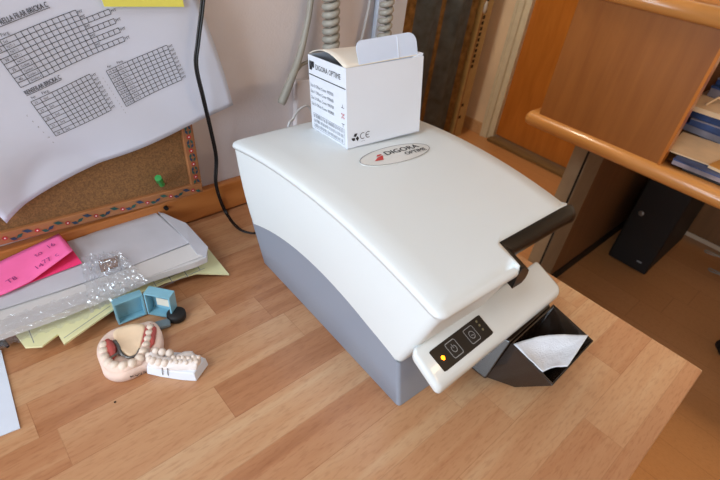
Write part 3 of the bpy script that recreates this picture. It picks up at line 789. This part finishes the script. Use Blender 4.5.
# film
def filmpatch(name, q, z, amp, label, nu=30, nv=18, seed=0, m='film'):
    a, b, c, d_ = [pz(*p, z) for p in q]; bm = bmesh.new()
    def f(s, t):
        p = a.lerp(b, s).lerp(d_.lerp(c, s), t)
        e = math.sin(math.pi*s)*.5+.5
        random.seed(int(s*997)*1009+int(t*991)+seed)
        return p+Vector((wob(s*3, t*4, 1, seed+4)*.003, wob(t*3, s*5, 1, seed+7)*.004, amp*.5+amp*.8*abs(wob(s*4, t*4, 1.4, seed))*e+random.random()*amp*.22))
    grid(bm, f, nu, nv)
    return tag(obj(name, bm, m, smooth=False), label, 'plastic film')
filmpatch('plastic_film', [(82, 261), (120, 255), (148, 286), (92, 316)], .7905, .009, 'crinkled clear plastic film bunched beside the pink note', seed=1)
filmpatch('plastic_film', [(-5, 322), (88, 291), (92, 318), (-3, 352)], .7885, .003, 'clear bubbly plastic film along the front edge of the mailer', 34, 12, seed=5, m='film2')
# pink notes
pk = thing('pink_note', 'pair of pink sticky notes with purple handwriting lying on the mailer', 'sticky note', tuple(pz(35, 265, .7905)))
sheetpoly('lower_note', [(-25, 276, .7915), (30, 252, .7915), (64, 238, .7920), (82, 263, .7920), (32, 282, .7915), (4, 294, .7915), (-25, 305, .7915)], 'pinkd', .7910, .0005, parent=pk)
bm = bmesh.new()
q = [pz(-25, 274, .7930), pz(59, 234, .8040), pz(73, 251, .8050), pz(6, 294, .7930)]
def pf(s, t):
    a = q[0].lerp(q[1], s); b = pz(-25, 303, .7930).lerp(q[3], min(1, s*3)) if s < .3334 else q[3].lerp(pz(31, 282, .7940), (s-.3334)/.3) if s < .6334 else pz(31, 282, .7940).lerp(q[2], (s-.6334)/.3666)
    return a.lerp(b, t)+Vector((0, 0, .001))
grid(bm, pf, 24, 8); o = obj('upper_note', bm, 'pink', pk, smooth=True); solid(o, .0003)
bm = bmesh.new(); d_ = (pz(60, 240, .8020)-pz(5, 270, .7950)).normalized(); n_ = Vector((0, 0, 1)).cross(d_)
for (u, v, zz, s) in ((4, 272, .7955, 'nr'), (22, 262, .7975, 'tel'), (36, 257, .8010, 'to'), (48, 249, .8045, '16'), (8, 284, .7955, 'T8'), (36, 270, .7990, '14'), (44, 264, .8020, '77'), (56, 257, .8055, 'c')):
    o_ = pz(u, v, zz); put_text(bm, s, lambda x, y: o_+d_*x+n_*y, (0, 0), .0105)
obj('handwriting', bm, 'penp', pk)
# white paper, lower left
bm = bmesh.new(); prism(bm, [pz(-40, 340, .7515), pz(1, 350, .7515), pz(20, 428, .7515), pz(-40, 452, .7515)], .0008)
tag(obj('blank_paper', bm, 'paper2'), 'plain bluish white paper sheet on the desk at the lower left edge', 'paper')
# small black clip under the mailer
bm = bmesh.new(); c = pz(4, 345, .7515); tube(bm, [c+Vector((-.012, .002, .004)), c+Vector((.001, 0, .004)), c+Vector((.003, -.008, .003))], [.004, .0035, .002], 8)
tag(obj('black_clip', bm, 'black', smooth=True), 'small black clip poking out beside the blank paper', 'clip')
bm = bmesh.new(); ball(bm, pz(115, 402, .7508), .0011, 1.2, 1, .7); tag(obj('crumb', bm, 'crumb'), 'tiny dark crumb lying alone on the desk', 'crumb')

# blue plastic case
bc_ = thing('blue_case', 'open pale blue plastic case lying on its side behind the dental casts', 'case', tuple(pz(146, 318, .7505)))
def tub(name, o0, ex, ez, ey, w, h, dp, t=.0018):
    """tub with opening towards -ey; ex width, ez height, ey depth direction"""
    bm = bmesh.new()
    def q(a, b, c): return o0+ex*a+ez*b+ey*c
    def hx(a0, a1, b0, b1, c0, c1): hexa(bm, [q(a0, b0, c0), q(a1, b0, c0), q(a1, b0, c1), q(a0, b0, c1), q(a0, b1, c0), q(a1, b1, c0), q(a1, b1, c1), q(a0, b1, c1)])
    hx(0, w, 0, h, dp-t, dp); hx(0, w, 0, t, 0, dp-t); hx(0, w, h-t, h, 0, dp-t); hx(0, t, t, h-t, 0, dp-t); hx(w-t, w, t, h-t, 0, dp-t)
    return obj(name, bm, 'blue', bc_)
g0 = pz(148, 314, .752); e1 = (pz(173, 319, .752)-g0).normalized(); e2 = Vector((0, 0, 1)); e3 = e2.cross(e1)
tub('case_base', g0, e1, e2, e3, .033, .036, .014)
bm = bmesh.new(); 
o1 = g0+e1*.009+e2*.010+e3*.0095; hexa(bm, [o1, o1+e1*.017, o1+e1*.017+e3*.0004, o1+e3*.0004, o1+e2*.012, o1+e1*.017+e2*.012, o1+e1*.017+e2*.012+e3*.0004, o1+e2*.012+e3*.0004]); obj('case_label', bm, 'label', bc_)
g1 = pz(119, 325, .752); f1_ = (pz(148, 314, .752)-g1); wl = f1_.length; f1_.normalize(); f3 = e2.cross(f1_)
tub('case_lid', g1, f1_, e2, f3, wl-.001, .034, .011)
bm = bmesh.new(); c = pz(160, 326, .752); loft(bm, [[c+Vector((x, y, z)) for x, y in ((-.008, -.006), (.010, -.009), (.014, .002), (-.004, .006))] for z in (0, .005)]); obj('case_latch', bm, 'latch', bc_, bevel=.001)
c = pz(177, 318, .7505)
bm = bmesh.new(); tube(bm, [c+Vector((0, 0, z)) for z in (.0005, .002, .009, .011)], [.0095, .0115, .0115, .0095], 24); o = obj('rubber_disc', bm, 'blackmat', smooth=True)
tag(o, 'dark rubber disc beside the blue plastic case', 'disc')

# dental casts -------------------------------------------------------------------
c0 = pz(134, 354, .7505); ca = thing('dental_cast', 'round pinkish dental cast with red gum strips and writing on its front', 'dental cast', tuple(c0), 'dental casts')
ax = (pz(150, 352, .75)-pz(120, 362, .75)).normalized(); ay = Vector((0, 0, 1)).cross(ax)   # ax: image right, ay: away
KS = 1.16
def D(x, y, z): return c0+(ax*x+ay*y*1.10+Vector((0, 0, z*.66)))*KS
ou = [(-.030, -.006), (-.0285, -.016), (-.021, -.0245), (-.010, -.0275), (.002, -.026), (.013, -.023), (.021, -.016), (.0275, -.006), (.0300, .006), (.029, .018), (.024, .0255), (.014, .0265), (.002, .029), (-.008, .0300), (-.018, .0275), (-.027, .019), (-.031, .008)]
ouv = [Vector(p) for p in ou]
def sm(poly, n=3):
    P = spline([(p.x, p.y, 0) for p in poly+[poly[0]]], n)[:-1]; return [Vector((p.x, p.y)) for p in P]
oo = sm(ouv)
bm = bmesh.new()
loft(bm, [[D(p.x*f, p.y*f, z-.0025*max(0, -p.y/.03)) for p in oo] for f, z in ((.95, 0.0008), (1, .003), (1.0, .011), (.985, .015), (.94, .0175), (.84, .0185), (.66, .0178), (.45, .0165), (.2, .016), (.02, .016))])
for v_ in bm.verts: v_.co.z = max(v_.co.z, .7505)
obj('plaster_base', bm, 'cast', ca, smooth=True)
bm = bmesh.new(); pp = sm([Vector(q) for q in ((-.004, -.011), (.004, -.009), (.009, .000), (.014, .010), (.016, .020), (.008, .0255), (-.004, .0265), (-.012, .023), (-.0125, .012), (-.010, .000))], 3)
loft(bm, [[D(.001+(p.x-.001)*f, .008+(p.y-.008)*f, z) for p in pp] for f, z in ((1.05, .0170), (1.0, .0196), (.8, .0190), (.5, .0178), (.1, .0172))]); obj('palate', bm, 'palate', ca, smooth=True)
bm = bmesh.new(); tube(bm, [D(x, y, .0165) for x, y in ((-.023, .016), (-.025, .004), (-.0245, -.006), (-.020, -.0160), (-.010, -.0205), (.001, -.0195), (.008, -.012), (.013, -.003), (.018, .008), (.022, .018))], [.003, .0055, .0058, .006, .006, .006, .0056, .0052, .005, .003], 12)
obj('gum_ridge', bm, 'cast', ca, smooth=True)
arch = [(-.0232, .0105, .0040, 1), (-.0245, .0035, .0043, 1), (-.0245, -.0040, .0043, 1), (-.0225, -.0110, .0042, 0), (-.0180, -.0165, .0044, 0), (-.0110, -.0200, .0046, 0), (-.0035, -.0205, .0046, 0), (.0035, -.0178, .0044, 0), (.0085, -.0120, .0044, 0), (.0125, -.0050, .0038, 1), (.0155, .0012, .0038, 1), (.0182, .0078, .0038, 1), (.0208, .0142, .0036, 1)]
for k, (x, y, r, mol) in enumerate(arch):
    bm = bmesh.new()
    ball(bm, D(x, y, .0205), r*1.16, 1.05, 1.0, .85 if mol else 1.0, seg=14)
    if mol:
        for dx, dy in ((.6, .6), (-.6, .6), (.6, -.6), (-.6, -.6)): ball(bm, D(x+dx*r*.6, y+dy*r*.6, .0225), r*.45, seg=8)
    obj('tooth', bm, 'tooth', ca, smooth=True)
for P in ([(-.0195, .016), (-.0185, .010), (-.0178, .004), (-.0180, -.002), (-.0195, -.008)], [(.0085, -.006), (.0120, .0005), (.0150, .0075), (.0185, .0150), (.0225, .0190)], [(.0155, -.0085), (.0185, -.003), (.0210, .004), (.0235, .0105), (.0240, .0170)]):
    wd_ = (.0030, .0052, .0056, .0046, .0025) if P[0][0] < 0 else (.0012, .0030, .0032, .0030, .0014)
    bm = bmesh.new(); tube(bm, spline([D(x, y, .0188 if P[0][0] > 0 else .0180) for x, y in P], 3), [wd_[min(4, round(k/3))] for k in range(13)], 10); obj('red_gum', bm, 'gum', ca, smooth=True)
bm = bmesh.new(); P = spline([D(-.0135, .012, .0195), D(-.0115, .004, .0190), D(-.0110, -.004, .019), D(-.006, -.0115, .0190), D(.001, -.0125, .0190), D(.006, -.007, .0195)], 5); tube(bm, P, [.0022]*12+[.0014]*(len(P)-12), 8)
P = spline([D(-.021, -.008, .0225), D(-.016, -.006, .0225), D(-.011, -.003, .020)], 5); tube(bm, P, .0012, 6); obj('wire_clasp', bm, 'wire', ca, smooth=True)
bm = bmesh.new()
def WR(x, z):   # on the front rim
    a = -1.62+x/.0275; rxx = .0296
    return D(-.001+rxx*.98*math.cos(a), -.0006+.0274*1.012*math.sin(a), z)
put_text(bm, 'KV25 B', WR, (-.006, .0050), .0062, bold=.0002); obj('handwriting', bm, 'ink', ca)
# second cast: half arch on a white block
c1_ = pz(176, 372, .7505); cb = thing('dental_cast', 'small white plaster half arch cast standing in front of the round cast', 'dental cast', tuple(c1_), 'dental casts')
bx_ = (pz(196, 380, .75)-pz(150, 374, .75)).normalized(); by_ = Vector((0, 0, 1)).cross(bx_)
def E_(x, y, z): return c1_+(bx_*x+by_*y+Vector((0, 0, z)))*1.22
bm = bmesh.new()
bo_ = [(-.024, -.006), (-.010, -.0075), (.008, -.008), (.0215, -.007), (.026, .012), (.012, .016), (-.014, .014), (-.026, .008)]
loft(bm, [[E_(x*f, y*f, z) for x, y in bo_] for f, z in ((1.0, 0), (1.02, .001), (.97, .010), (.93, .0112))]); obj('plaster_block', bm, 'card', cb, bevel=.0008)
bm = bmesh.new()
gp = spline([E_(-.023, .006, .0125), E_(-.017, -.001, .0135), (E_(-.008, -.002, .0135)), E_(.004, -.001, .0135), E_(.014, .001, .0135), E_(.021, .003, .0125)], 6)
tube(bm, gp, [.005]+[.0072]*(len(gp)-2)+[.0045], 12); ball(bm, E_(.003, .006, .0115), .01, 1.7, .8, .5); obj('gum_ridge', bm, 'cast2', cb, smooth=True)
bm = None
for x, y, z, r in ((-.0245, .0035, .0165, .0040), (-.0215, -.0015, .0180, .0042), (-.0170, -.0035, .0190, .0044), (-.0190, .0070, .0195, .0042), (-.0115, -.0040, .0185, .0046), (-.0060, -.0040, .0185, .0046), (-.0125, .0060, .0205, .0044), (-.0060, .0065, .0195, .0046)):
    bm = bmesh.new(); ball(bm, E_(x, y, z-.002), r, 1, .95, 1.25, seg=12); obj('tooth', bm, 'cast3', cb, smooth=True)
for x, y in ((.0015, .0000), (.0100, .0010), (.0185, .0035)):
    bm = bmesh.new(); r = .0066; ball(bm, E_(x, y, .0150), r, .95, .95, .85, seg=14)
    for dx, dy in ((.55, .55), (-.55, .55), (.55, -.55), (-.55, -.55)): ball(bm, E_(x+dx*r*.7, y+dy*r*.7, .0182), r*.40, seg=8)
    obj('tooth', bm, 'cast3', cb, smooth=True)
bm = bmesh.new()
for x in (-.0085, -.0035): tube(bm, [E_(x, -.0078, .0045), E_(x+.0004, -.0084, .010), E_(x+.0009, -.0078, .0150)], .00035, 5)
obj('saw_cut', bm, 'blackmat', cb)

# ================================================================= FAR LEFT BACKGROUND: curtain, perforated upright
cur = thing('curtain', 'dark blue grey curtain with brown stripes hanging behind the carton', 'curtain', (1.9, .95, .02))
bm = bmesh.new(); n = 150
def cy(x): return .955+.022*math.sin((x-1.1)*30)+.01*math.sin((x-1.1)*61+1)
stripes = ((1.68, 1.805, ), (1.985, 2.03), (2.235, 2.262), (1.30, 1.42), (1.5, 1.56))
pr = None
for k in range(n+1):
    x = 1.0+(2.262-1.0)*k/n; y = cy(x); p = [bm.verts.new((x, y, .02)), bm.verts.new((x, y, 2.3))]
    if pr:
        f = bm.faces.new((pr[0], p[0], p[1], pr[1])); xm = x-.004
        f.material_index = 1 if any(a <= xm <= b for a, b in stripes) else 0
    pr = p
o = obj('curtain_cloth', bm, ['curt', 'curt2'], cur, smooth=True); solid(o, .004)
bm = bmesh.new(); tube(bm, [(.7, .955, 2.32), (2.48, .955, 2.32)], .012, 10); tag(obj('curtain_rod', bm, 'metalp', smooth=True), 'round rod carrying the dark curtain', 'rod')
up = thing('shelf_upright', 'tall beige perforated metal upright standing beside the curtain', 'upright', (2.33, .94, 0))
bm = bmesh.new(); box(bm, 2.285, 2.374, .935, .939, 0, 2.2); box(bm, 2.285, 2.289, .939, .975, 0, 2.2); box(bm, 2.370, 2.374, .939, .975, 0, 2.2); obj('metal_channel', bm, 'metalp', up, bevel=.001)
bm = bmesh.new(); z = .12
while z < 2.15:
    if z > .42 or z < .26: box(bm, 2.308, 2.326, .9335, .9355, z, z+.018)
    z += .0285 if z > .42 else .075
o = obj('slot', bm, 'hole', up); o['kind'] = 'stuff'
bm = bmesh.new(); box(bm, 2.296, 2.300, .932, .936, 0, 2.2); obj('channel_ridge', bm, 'brown', up)
bm = bmesh.new(); ball(bm, (2.303, .93, .735), .014, .9, .5, 2.2, seg=12); obj('catch', bm, 'wcord', up, smooth=True)

# ================================================================= RIGHT WORKSTATION
ws = thing('workstation', 'brown veneer workstation with rounded beech edges at the right', 'desk', (1.6, -.6, 0))
def bull(bm, x0, x1, y0, y1, z0, z1, n=8):
    r = (z1-z0)/2; zc = (z0+z1)/2
    sec = [(x1, z0)]+[(x0+r-r*math.cos(math.pi*(k/n-.5)), zc+r*math.sin(math.pi*(k/n-.5))) for k in range(n+1)]+[(x1, z1)]
    e = .012; rings = []
    for y, s in ((y0, 1), (y1-e, 1), (y1-e*.35, .85), (y1, .55)):
        rings.append([(x if s == 1 else x0+(x-x0)*1 if x > x0+r*1.5 else x0+r+(x-x0-r)*s, y, zc+(z-zc)*s) for x, z in sec])
    loft(bm, rings)
bm = bmesh.new(); bull(bm, 1.266, 1.34, -1.6, 0.010, .688, .728); obj('front_edge', bm, 'bull', ws, smooth=True)
obj('worktop', B(1.335, 2.05, -1.6, -.002, .692, .727), 'hutch', ws)
obj('end_panel', B(1.572, 2.48, -.152, -.130, .05, .692), 'darkp', ws)
obj('kick_strip', B(1.572, 2.48, -.156, -.126, 0, .05), 'blackmat', ws)
bm = bmesh.new(); box(bm, 1.43, 1.572, -.152, -.10, 0, .692); o = obj('leg', bm, 'leg', ws, bevel=.002)
bm = bmesh.new(); box(bm, 1.424, 1.434, -.150, -.145, 0, .692); obj('edge_strip', bm, 'hole', o)
obj('back_panel', B(2.44, 2.46, -1.6, -.16, .05, .735), 'darkp', ws)
obj('hutch_panel', B(1.285, 1.305, -.360, -.022, .727, 1.040), 'hutch', ws, bevel=.001)
obj('panel_edge', B(1.282, 1.308, -.367, -.360, .727, 1.040), 'door', ws)
bm = bmesh.new(); bull(bm, 1.268, 1.335, -.405, -.012, 1.037, 1.075); obj('shelf_edge', bm, 'bull', ws, smooth=True)
obj('hutch_shelf', B(1.33, 1.75, -.405, -.015, 1.039, 1.072), 'bull', ws)
obj('hutch_back', B(1.76, 1.78, -.405, -.02, .727, 1.072), 'hutch', ws)
obj('hutch_side', B(1.305, 1.74, -.045, -.025, .727, 1.04), 'hutch', ws)
# papers on the workstation
def pbook(name, q, z, t, m, label, cat, grp=None, zt_=0):
    bm = bmesh.new(); prism(bm, [pz(u, v, z+t) for u, v in q], t*.96); o = obj(name, bm, m, bevel=.0006); tag(o, label, cat, grp); return o
def rect(name, cx, cy_, w, d_, ang, z, t, m, label, cat, tilt_=0, pages=None):
    e = thing(name, label, cat, (cx, cy_, z)); a = math.radians(ang)
    def f(x, y, h): return Vector((cx+x*math.cos(a)-y*math.sin(a), cy_+x*math.sin(a)+y*math.cos(a), z+h+tilt_*x))
    bm = bmesh.new(); hexa(bm, [f(x, y, h) for h in (.0004, t*.8) for x, y in ((-w/2, -d_/2), (w/2, -d_/2), (w/2, d_/2), (-w/2, d_/2))]); obj('pages', bm, pages or 'pcream', e)
    bm = bmesh.new(); hexa(bm, [f(x, y, h) for h in (t*.8, t) for x, y in ((-w/2-.001, -d_/2-.001), (w/2, -d_/2-.001), (w/2, d_/2+.001), (-w/2-.001, d_/2+.001))]); obj('cover', bm, m, e)
    return e
bm = bmesh.new(); box(bm, 1.309, 1.70, -.80, -.410, .7355, .7405)
tag(obj('document_tray', bm, 'blackmat', bevel=.001), 'flat black document tray under the pile of papers on the workstation', 'tray')
rect('magazine', 1.47, -.50, .32, .25, 3, .7418, .014, 'pblue', 'dark blue magazine at the bottom of the pile behind the brown panel', 'magazine', pages='pgrey')
bk = rect('booklet', 1.42, -.535, .20, .14, -8, .7565, .009, 'pyel', 'ochre booklet with dark window at the front of the pile', 'booklet')
bm = bmesh.new(); a_ = math.radians(-8)
def g_(x, y): return Vector((1.42+x*math.cos(a_)-y*math.sin(a_), -.535+x*math.sin(a_)+y*math.cos(a_), .7659))
put_poly(bm, g_, [(-.06, .0), (-.01, .0), (-.01, .045), (-.06, .045)]); obj('cover_picture', bm, 'brown', bk)
rect('envelope', 1.425, -.40, .17, .115, 6, .7565, .004, 'pcream', 'cream envelope lying on the dark blue magazine next to the brown panel', 'envelope')
rect('magazine', 1.62, -.42, .19, .22, -5, .7565, .022, 'pblue', 'blue magazine at the bottom of the rear pile behind the cream envelope', 'magazine', pages='pgrey')
rect('magazine', 1.625, -.43, .20, .21, 4, .7790, .018, 'pgrey', 'grey magazine in the rear pile on the shelf', 'magazine', pages='pblue')
rect('magazine', 1.615, -.42, .19, .21, -3, .7975, .022, 'pblue', 'navy magazine just below the cream stack of papers', 'magazine', pages='pblue')
rect('paper_stack', 1.60, -.41, .20, .21, 3, .8200, .013, 'pcream', 'thick cream stack of papers on top of the rear pile', 'papers', pages='pcream')
rect('magazine', 1.67, -.42, .10, .2, -4, .8335, .030, 'pblue', 'dark blue magazine on the far end of the cream stack', 'magazine', pages='pgrey')
rect('folder', 1.685, -.42, .09, .2, -3, .8640, .018, 'pgrey', 'grey folder topmost on the rear pile', 'folder', pages='pblue')
bm = bmesh.new(); tube(bm, [(1.53, -.345, .8365), (1.57, -.355, .852), (1.605, -.375, .8365)], .0030, 6)
tag(obj('folded_strip', bm, 'pcream'), 'bent cream paper strip standing on the cream stack', 'paper')
for o_ in bpy.data.objects:
    if o_.parent is None and o_.location.y < -.3 and 1.3 < o_.location.x < 1.75 and .73 < o_.location.z < .95 and o_.name.split('.')[0] in ('document_tray', 'magazine', 'booklet', 'envelope', 'paper_stack', 'folder', 'folded_strip'):
        o_.location.z -= .008
# computer tower under the workstation
pcw = thing('computer_tower', 'black computer tower standing on the floor under the workstation', 'computer', (2.2, -.30, 0))
obj('tower_case', B(2.005, 2.42, -.375, -.215, .008, .43), 'black', pcw, bevel=.006)
obj('front_bezel', B(1.985, 2.006, -.378, -.212, .006, .432), 'blackmat', pcw, bevel=.008)
bm = bmesh.new(); box(bm, 1.983, 1.9855, -.345, -.325, .05, .056); obj('logo_plate', bm, 'line', pcw)
bm = bmesh.new(); ball(bm, (1.985, -.25, .25), .012, .25, 1, 1); obj('power_button', bm, 'wire', pcw)
# cable tangle
for k in range(4):
    random.seed(20+k); cx_, cy_ = 2.24+.045*k, -.60-.05*k; P = []
    for j in range(10):
        an = j*1.25+k; P.append((cx_+.04*math.cos(an), cy_+.05*math.sin(an)+.01*j, .02+.022*j*(.6+.2*k)))
    bm = bmesh.new(); tube(bm, spline(P, 5), .003, 6)
    tag(obj('computer_cable', bm, ['gcord', 'cable'][k % 2], smooth=True), 'looped cable in the tangle at the back wall under the workstation', 'cable', 'cables tangled under the workstation')
# chair base poking in at right
ch = thing('office_chair', 'black office chair foot with caster on the floor at the right edge', 'chair', (1.96, -.955, 0))
for k in range(5):
    a = math.radians(127+72*k); p0 = Vector((1.96, -.955, .10)); p1 = p0+Vector((math.cos(a)*.27, math.sin(a)*.27, -.035))
    bm = bmesh.new(); tube(bm, [p0, p0.lerp(p1, .5)+Vector((0, 0, .005)), p1], [.028, .022, .016], 8); l = obj('base_arm', bm, 'black', ch, smooth=True)
    bm = bmesh.new(); q_ = Vector((-math.sin(a), math.cos(a), 0))
    for s in (-1, 1): tube(bm, [Vector((p1.x, p1.y, .0275))+q_*(s*.012-.009), Vector((p1.x, p1.y, .0275))+q_*(s*.012+.009)], .027, 18)
    obj('caster', bm, 'blackmat', l)
bm = bmesh.new(); tube(bm, [(1.96, -.955, .07), (1.96, -.955, .46)], .028, 14); obj('gas_column', bm, 'black', ch, smooth=True)
bm = bmesh.new(); loft(bm, [[(1.96+.24*f*math.cos(t), -.955+.24*f*math.sin(t), z) for t in [2*math.pi*k/24 for k in range(24)]] for f, z in ((.7, .46), (1, .48), (1, .52), (.9, .54))]); obj('seat', bm, 'blackmat', ch, smooth=True)

# ================================================================= CAMERA AND LIGHT
cam = bpy.data.cameras.new('cam'); co = bpy.data.objects.new('camera', cam); COL.objects.link(co)
cam.sensor_width = 36; cam.lens = FPX/720*36; cam.clip_start = .01
right, down, fwd = Vector(RC[0]), Vector(RC[1]), Vector(RC[2])
m = Matrix((right, -down, -fwd)).transposed().to_4x4(); m.translation = Vector(CP); co.matrix_world = m
sc.camera = co
cam.dof.use_dof = True; cam.dof.focus_distance = .62; cam.dof.aperture_fstop = 9

def area(name, loc, target, sx, sy, power, col):
    l = bpy.data.lights.new(name, 'AREA'); l.shape = 'RECTANGLE'; l.size = sx; l.size_y = sy; l.energy = power; l.color = col
    o = bpy.data.objects.new(name, l); COL.objects.link(o); o.location = loc
    o.rotation_euler = (Vector(target)-Vector(loc)).to_track_quat('-Z', 'Y').to_euler(); return o
area('window_daylight', (-1.80, -.85, 1.43), (1.0, -.65, 1.0), 1.25, .82, 35, (.76, .88, 1.0))
area('ceiling_lamp', (1.15, -2.5, 2.55), (1.15, -2.5, 0), .9, .3, 15, (1.0, .70, .40))
area('ceiling_lamp', (-1.15, -.55, 2.50), (-.3, -.5, .7), .5, 1.0, 20, (.90, .96, 1.0))
area('passage_fill', (.90, .80, 2.45), (2.3, .8, .4), .3, .3, 21, (1.0, .88, .70))  # added unseen fill that brightens passage and door wall, not a known fixture
w = bpy.data.worlds.new('w'); sc.world = w; w.use_nodes = True
w.node_tree.nodes['Background'].inputs[0].default_value = (.75, .85, 1, 1); w.node_tree.nodes['Background'].inputs[1].default_value = 1.0
sc.view_settings.view_transform = 'Standard'; sc.view_settings.look = 'None'; sc.view_settings.gamma = 1; sc.view_settings.exposure = .13
